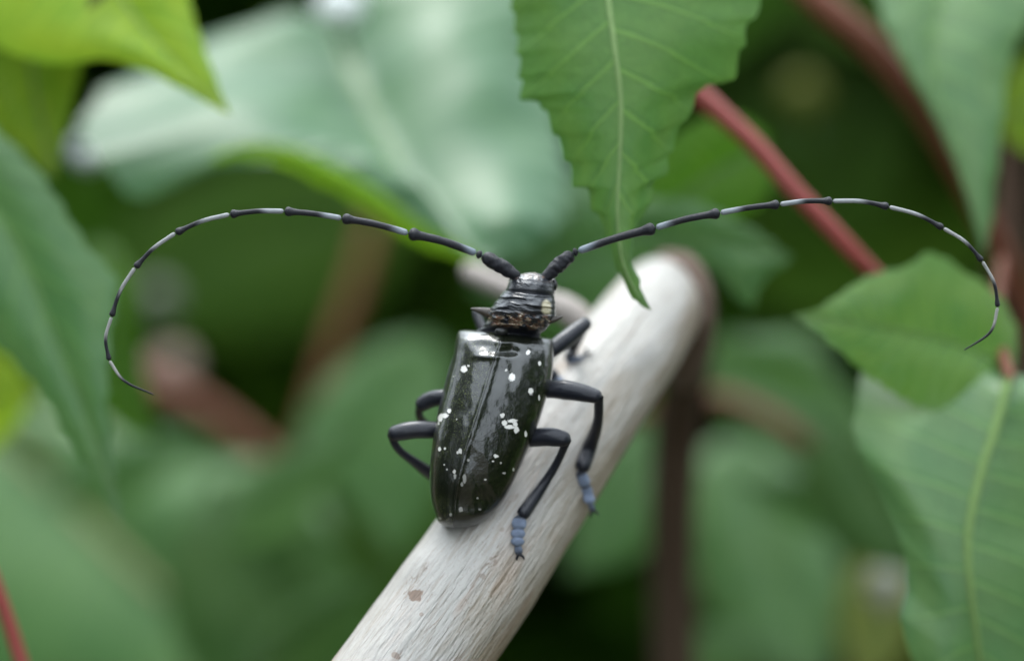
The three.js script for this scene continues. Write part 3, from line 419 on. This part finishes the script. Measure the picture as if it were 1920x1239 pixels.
leaf('wide_dark_leaf', 'wide dark green leaf with brownish midrib filling the lower left corner', 'blurred leaves at the lower left', LM.mid, VM.brown, deeper({ L: [[-120, 760, 160], [0, 745, 156], [180, 790, 150], [360, 850, 142], [520, 880, 134], [620, 960, 128], [640, 1100, 122], [560, 1330, 116]], M: [[-120, 790, 160], [20, 840, 152], [140, 955, 144], [270, 1080, 134], [560, 1330, 116]], R: [[-140, 800, 160], [-330, 950, 156], [-300, 1150, 148], [-100, 1330, 138], [200, 1450, 128], [560, 1330, 116]], rib: 24, cup: 4 }, 1.4));
leaf('pale_middle_leaf', 'pale green leaf just left of the beetle behind its left legs', 'blurred leaves at the lower left', LM.mid, VM.green, deeper({ L: [[800, 620, 120], [700, 650, 118], [600, 730, 116], [560, 830, 114], [600, 895, 112], [660, 955, 110], [735, 1050, 108]], M: [[810, 640, 120], [720, 800, 114], [735, 1050, 108]], R: [[830, 640, 120], [850, 760, 118], [830, 880, 114], [790, 990, 111], [735, 1050, 108]], rib: 7 }, 1.4));
leaf('low_dark_leaf', 'dark leaf at the bottom left of the branch', 'blurred leaves at the lower left', LM.dark, VM.dark, deeper({ L: [[400, 900, 115], [540, 930, 112], [640, 1030, 108], [700, 1180, 104], [690, 1360, 100]], M: [[390, 920, 115], [500, 1100, 108], [690, 1360, 100]], R: [[370, 940, 115], [310, 1050, 112], [340, 1230, 106], [480, 1360, 102], [690, 1360, 100]], rib: 7 }, 1.4));
leaf('narrow_shaded_leaf', 'green leaf between the branch and the dark upright branch', 'blurred leaves at the lower right', LM.mid, VM.dark, deeper({ L: [[1240, 740, 120], [1160, 800, 116], [1090, 920, 112], [1060, 1080, 108]], M: [[1250, 760, 120], [1180, 900, 114], [1060, 1080, 108]], R: [[1270, 780, 120], [1280, 920, 116], [1200, 1040, 112], [1060, 1080, 108]], rib: 6 }, 1.4));
leaf('oval_green_leaf', 'broad oval green leaf right of the dark upright branch near the bottom', 'blurred leaves at the lower right', LM.mid, VM.dark, deeper({ L: [[1370, 810, 120], [1300, 870, 118], [1290, 1000, 114], [1330, 1140, 110], [1420, 1240, 106], [1540, 1280, 104]], M: [[1390, 820, 120], [1440, 1030, 112], [1540, 1280, 104]], R: [[1410, 820, 120], [1510, 890, 118], [1570, 1030, 114], [1590, 1170, 110], [1540, 1280, 104]], rib: 7 }, 1.4));
leaf('light_green_leaf', 'light green blurred leaf right of the dark upright branch', 'blurred leaves at the lower right', LM.right, VM.green, deeper({ L: [[1300, 650, 105], [1400, 625, 102], [1530, 680, 98], [1600, 740, 96], [1660, 830, 94]], M: [[1300, 680, 105], [1470, 740, 100], [1660, 830, 94]], R: [[1310, 720, 105], [1380, 790, 102], [1500, 850, 98], [1660, 830, 94]], rib: 6 }, 1.4));
leaf('shadowed_leaf', 'dark green leaf behind the edge of the large ribbed leaf', 'blurred leaves at the lower right', LM.dark, VM.dark, deeper({ L: [[1540, 800, 85], [1500, 880, 84], [1540, 990, 82], [1620, 1050, 80], [1740, 1080, 78]], M: [[1570, 800, 85], [1640, 930, 82], [1740, 1080, 78]], R: [[1600, 800, 85], [1700, 850, 84], [1760, 980, 80], [1740, 1080, 78]], rib: 6 }, 1.4));
leaf('bottom_light_leaf', 'light green leaf cut by the bottom edge right of the dark upright branch', 'blurred leaves at the lower right', LM.right, VM.green, deeper({ L: [[1240, 1250, 110], [1310, 1180, 108], [1420, 1180, 106], [1540, 1290, 104]], M: [[1240, 1280, 110], [1390, 1270, 107], [1540, 1290, 104]], R: [[1240, 1310, 110], [1330, 1390, 108], [1450, 1390, 106], [1540, 1290, 104]], rib: 6 }, 1.4));
leaf('yellowing_leaf', 'small yellowing leaf at the bottom beside the large ribbed leaf', 'blurred leaves at the lower right', LM.yellow, VM.pale, deeper({ L: [[1690, 1020, 110], [1600, 1060, 108], [1570, 1160, 106], [1600, 1290, 104]], M: [[1700, 1030, 110], [1650, 1150, 107], [1600, 1290, 104]], R: [[1720, 1040, 110], [1720, 1160, 108], [1680, 1250, 106], [1600, 1290, 104]], rib: 6 }, 1.4));

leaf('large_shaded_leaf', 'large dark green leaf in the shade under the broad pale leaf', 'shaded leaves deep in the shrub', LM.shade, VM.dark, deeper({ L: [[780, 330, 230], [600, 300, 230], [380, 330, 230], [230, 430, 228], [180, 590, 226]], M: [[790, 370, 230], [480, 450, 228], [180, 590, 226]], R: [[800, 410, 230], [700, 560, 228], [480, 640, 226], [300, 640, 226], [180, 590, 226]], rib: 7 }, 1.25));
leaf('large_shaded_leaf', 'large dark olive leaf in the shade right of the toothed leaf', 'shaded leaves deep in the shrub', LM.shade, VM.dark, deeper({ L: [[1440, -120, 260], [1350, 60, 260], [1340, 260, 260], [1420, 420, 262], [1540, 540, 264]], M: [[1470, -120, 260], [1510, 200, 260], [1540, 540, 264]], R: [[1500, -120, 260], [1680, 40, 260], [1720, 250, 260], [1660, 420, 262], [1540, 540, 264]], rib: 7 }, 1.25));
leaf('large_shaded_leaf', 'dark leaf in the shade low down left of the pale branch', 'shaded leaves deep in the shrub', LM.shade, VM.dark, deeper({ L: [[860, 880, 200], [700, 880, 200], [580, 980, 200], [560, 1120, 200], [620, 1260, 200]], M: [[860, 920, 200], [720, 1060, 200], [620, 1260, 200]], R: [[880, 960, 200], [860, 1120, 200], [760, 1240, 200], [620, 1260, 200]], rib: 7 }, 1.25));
leaf('leaf_tip', 'tiny yellow leaf tip at the top edge over the yellow green leaf', null, LM.yellow, VM.pale, { L: [[215, -60, 38], [180, -40, 38], [166, -5, 38], [160, 22, 38]], M: [[225, -60, 38], [195, -15, 38], [160, 22, 38]], R: [[240, -60, 38], [215, -15, 38], [185, 8, 38], [160, 22, 38]], rib: 3, teeth: 3, tooth: 2, nv: 30 });

const pointed = (label, group, mat, x0, y0, x1, y1, dz, wide) => { // a slim pointed leaf from base to tip
  const dx = x1 - x0, dy = y1 - y0, l = Math.hypot(dx, dy), nx = -dy / l * wide, ny = dx / l * wide, q = (t, k, d) => [x0 + dx * t + nx * k, y0 + dy * t + ny * k, dz + d - 12 * t];
  leaf('pointed_leaf', label, group, mat, VM.dark, { L: [q(0, 0.1, 2), q(0.15, 0.75, 3), q(0.4, 1, 3), q(0.7, 0.55, 2), q(0.9, 0.14, 0), q(1, 0, 0)], M: [q(0, 0, 0), q(0.5, 0.06, 0), q(1, 0, 0)], R: [q(0, -0.1, 2), q(0.15, -0.75, 3), q(0.4, -1, 3), q(0.7, -0.55, 2), q(0.9, -0.14, 0), q(1, 0, 0)], rib: 7, teeth: 9, tooth: 14 });
};
pointed('blurred pointed leaf below the meeting of the orange and reddish twigs', 'blurred leaves at the lower left', LM.right, 400, 1010, 690, 800, 150, 70);
pointed('blurred pointed leaf near the bottom just left of the pale branch', 'blurred leaves at the lower left', LM.dark, 470, 1260, 760, 1060, 130, 66);
pointed('blurred pointed leaf reaching up under the reddish twig at the left', 'blurred leaves at the lower left', LM.teal, 90, 930, 420, 800, 170, 60);
pointed('blurred pointed leaf aimed left at the dark upright branch', 'blurred leaves at the lower right', LM.teal, 1640, 960, 1370, 900, 130, 62);
pointed('blurred pointed leaf above the short red twig', 'blurred leaves at the lower right', LM.mid, 1560, 690, 1350, 640, 125, 48);

// ---------------------------------------------------------------- pale specks far out of focus; several are solid bodies standing in for blurred glints
function speck(label, x, y, dz, rx, ry, c, seed) {
  const p = at(x, y, dz), t = thing('blurred_speck', label, 'bud', p, 'blurred pale specks among the leaves'), s = K * (D0 + dz * MM) / D0;
  const g = new THREE.SphereGeometry(1, 28, 20), q = g.attributes.position; for (let i = 0; i < q.count; i++) { const k = 1 + 0.25 * (fbm(q.getX(i) * 2 + seed, q.getY(i) * 2, q.getZ(i) * 2, 2) - 0.5); q.setXYZ(i, q.getX(i) * k * rx * s, q.getY(i) * k * ry * s, q.getZ(i) * k * rx * s); } g.computeVertexNormals();
  mesh('speck_body', g, new THREE.MeshPhysicalMaterial({ color: rgb(...c), roughness: 0.7, specularIntensity: 0.2 }), t);
  mesh('stalk', tube([[0, -ry * 0.8, 0], [rx * 0.2, -ry * 1.6, 0], [rx * 0.6, -ry * 2.6, 0.2]].map((a) => p.clone().add(new THREE.Vector3(a[0] * s, a[1] * s, a[2] * s))), [rx * 0.2 * s, rx * 0.16 * s, rx * 0.14 * s], { nu: 8, nv: 10 }), VM.dark, t, p);
}
speck('whitish round speck cut by the top edge left of the middle', 635, 15, 100, 46, 42, [0.6, 0.62, 0.6], 1);
speck('small whitish speck of blurred light beside the left end of the broad pale leaf', 163, 285, 150, 24, 24, [0.6, 0.62, 0.65], 2);
speck('blurred pinkish speck of light right of the left antenna tip', 322, 690, 215, 40, 40, [0.3, 0.22, 0.18], 3);
speck('dim grey round speck of light inside the curve of the left antenna', 298, 560, 215, 34, 34, [0.13, 0.14, 0.11], 4);
speck('dim olive round speck of light above the right antenna', 1506, 180, 210, 40, 40, [0.075, 0.085, 0.012], 5);
speck('whitish speck near the bottom beside the large ribbed leaf', 1660, 1100, 130, 34, 44, [0.4, 0.4, 0.33], 6);

speck('pinkish bud cut by the top edge beside the whitish round speck', 742, 2, 125, 46, 22, [0.42, 0.22, 0.17], 7);
speck('orange brown bud low down left of the pale branch', 622, 1128, 160, 46, 30, [0.13, 0.055, 0.012], 8);

// ---------------------------------------------------------------- stems and twigs
stem('red_twig', 'straight red twig slanting down behind the right antenna', 'twig', VM.red, [[960, -160, 66], [1180, 60, 50], [1312, 178, 46], [1410, 265, 42], [1480, 345, 40], [1560, 430, 40], [1640, 515, 42], [1760, 640, 52], [1960, 820, 80]], [20, 20, 22, 21, 20, 22, 22, 20], 'red twigs', { nodes: 3 });
stem('brown_twig', 'blurred brownish pink twig beside the hanging leaf at the upper right', 'twig', VM.pink, [[1440, -90, 78], [1540, 5, 75], [1630, 80, 72], [1720, 190, 70], [1800, 320, 72], [1890, 500, 80], [1960, 660, 90]], [36, 36, 34, 32, 30, 28, 28]);
stem('dark_upright_branch', 'dark brown upright branch below the end of the pale branch', 'branch', VM.bark, [[1306, 560, 68], [1296, 660, 82], [1272, 800, 96], [1262, 950, 102], [1262, 1100, 106], [1264, 1260, 108], [1270, 1600, 112]], [42, 56, 62, 60, 58, 58, 58]);
stem('edge_branch', 'brown upright branch at the right edge', 'branch', VM.twig, [[1900, 180, 100], [1895, 330, 100], [1890, 480, 100], [1905, 640, 102], [1930, 900, 108]], [26, 40, 44, 40, 36]);
stem('orange_twig', 'blurred orange brown twig rising behind the left antenna', 'twig', VM.orange, [[702, 400, 210], [672, 520, 205], [625, 650, 200], [578, 800, 195], [540, 900, 190]], [26, 30, 30, 28, 24]);
stem('reddish_twig', 'blurred reddish twig below the left antenna tip', 'twig', VM.pink, [[160, 640, 210], [260, 705, 205], [370, 760, 200], [470, 830, 195], [540, 900, 190]], [36, 38, 38, 34, 30]);
stem('red_twig', 'red twig cut by the lower left corner', 'twig', VM.red, [[-320, 560, 60], [-130, 830, 34], [-20, 1070, 30], [10, 1150, 30], [42, 1250, 30], [130, 1500, 30], [330, 1900, 40]], [15, 15, 15, 15, 15], 'red twigs');
stem('red_twig', 'short red twig right of the dark upright branch', 'twig', VM.pink, [[1150, 790, 150], [1230, 770, 140], [1340, 745, 132], [1430, 775, 126], [1500, 820, 122], [1550, 860, 122]], [24, 24, 22, 21, 20, 20]);
stem('red_twig', 'blurred red twig at the bottom right of the dark upright branch', 'twig', VM.pink, [[1230, 1010, 165], [1310, 1090, 163], [1390, 1170, 160], [1470, 1260, 160]], [34, 36, 34, 30]);

renderer.render(scene, camera);
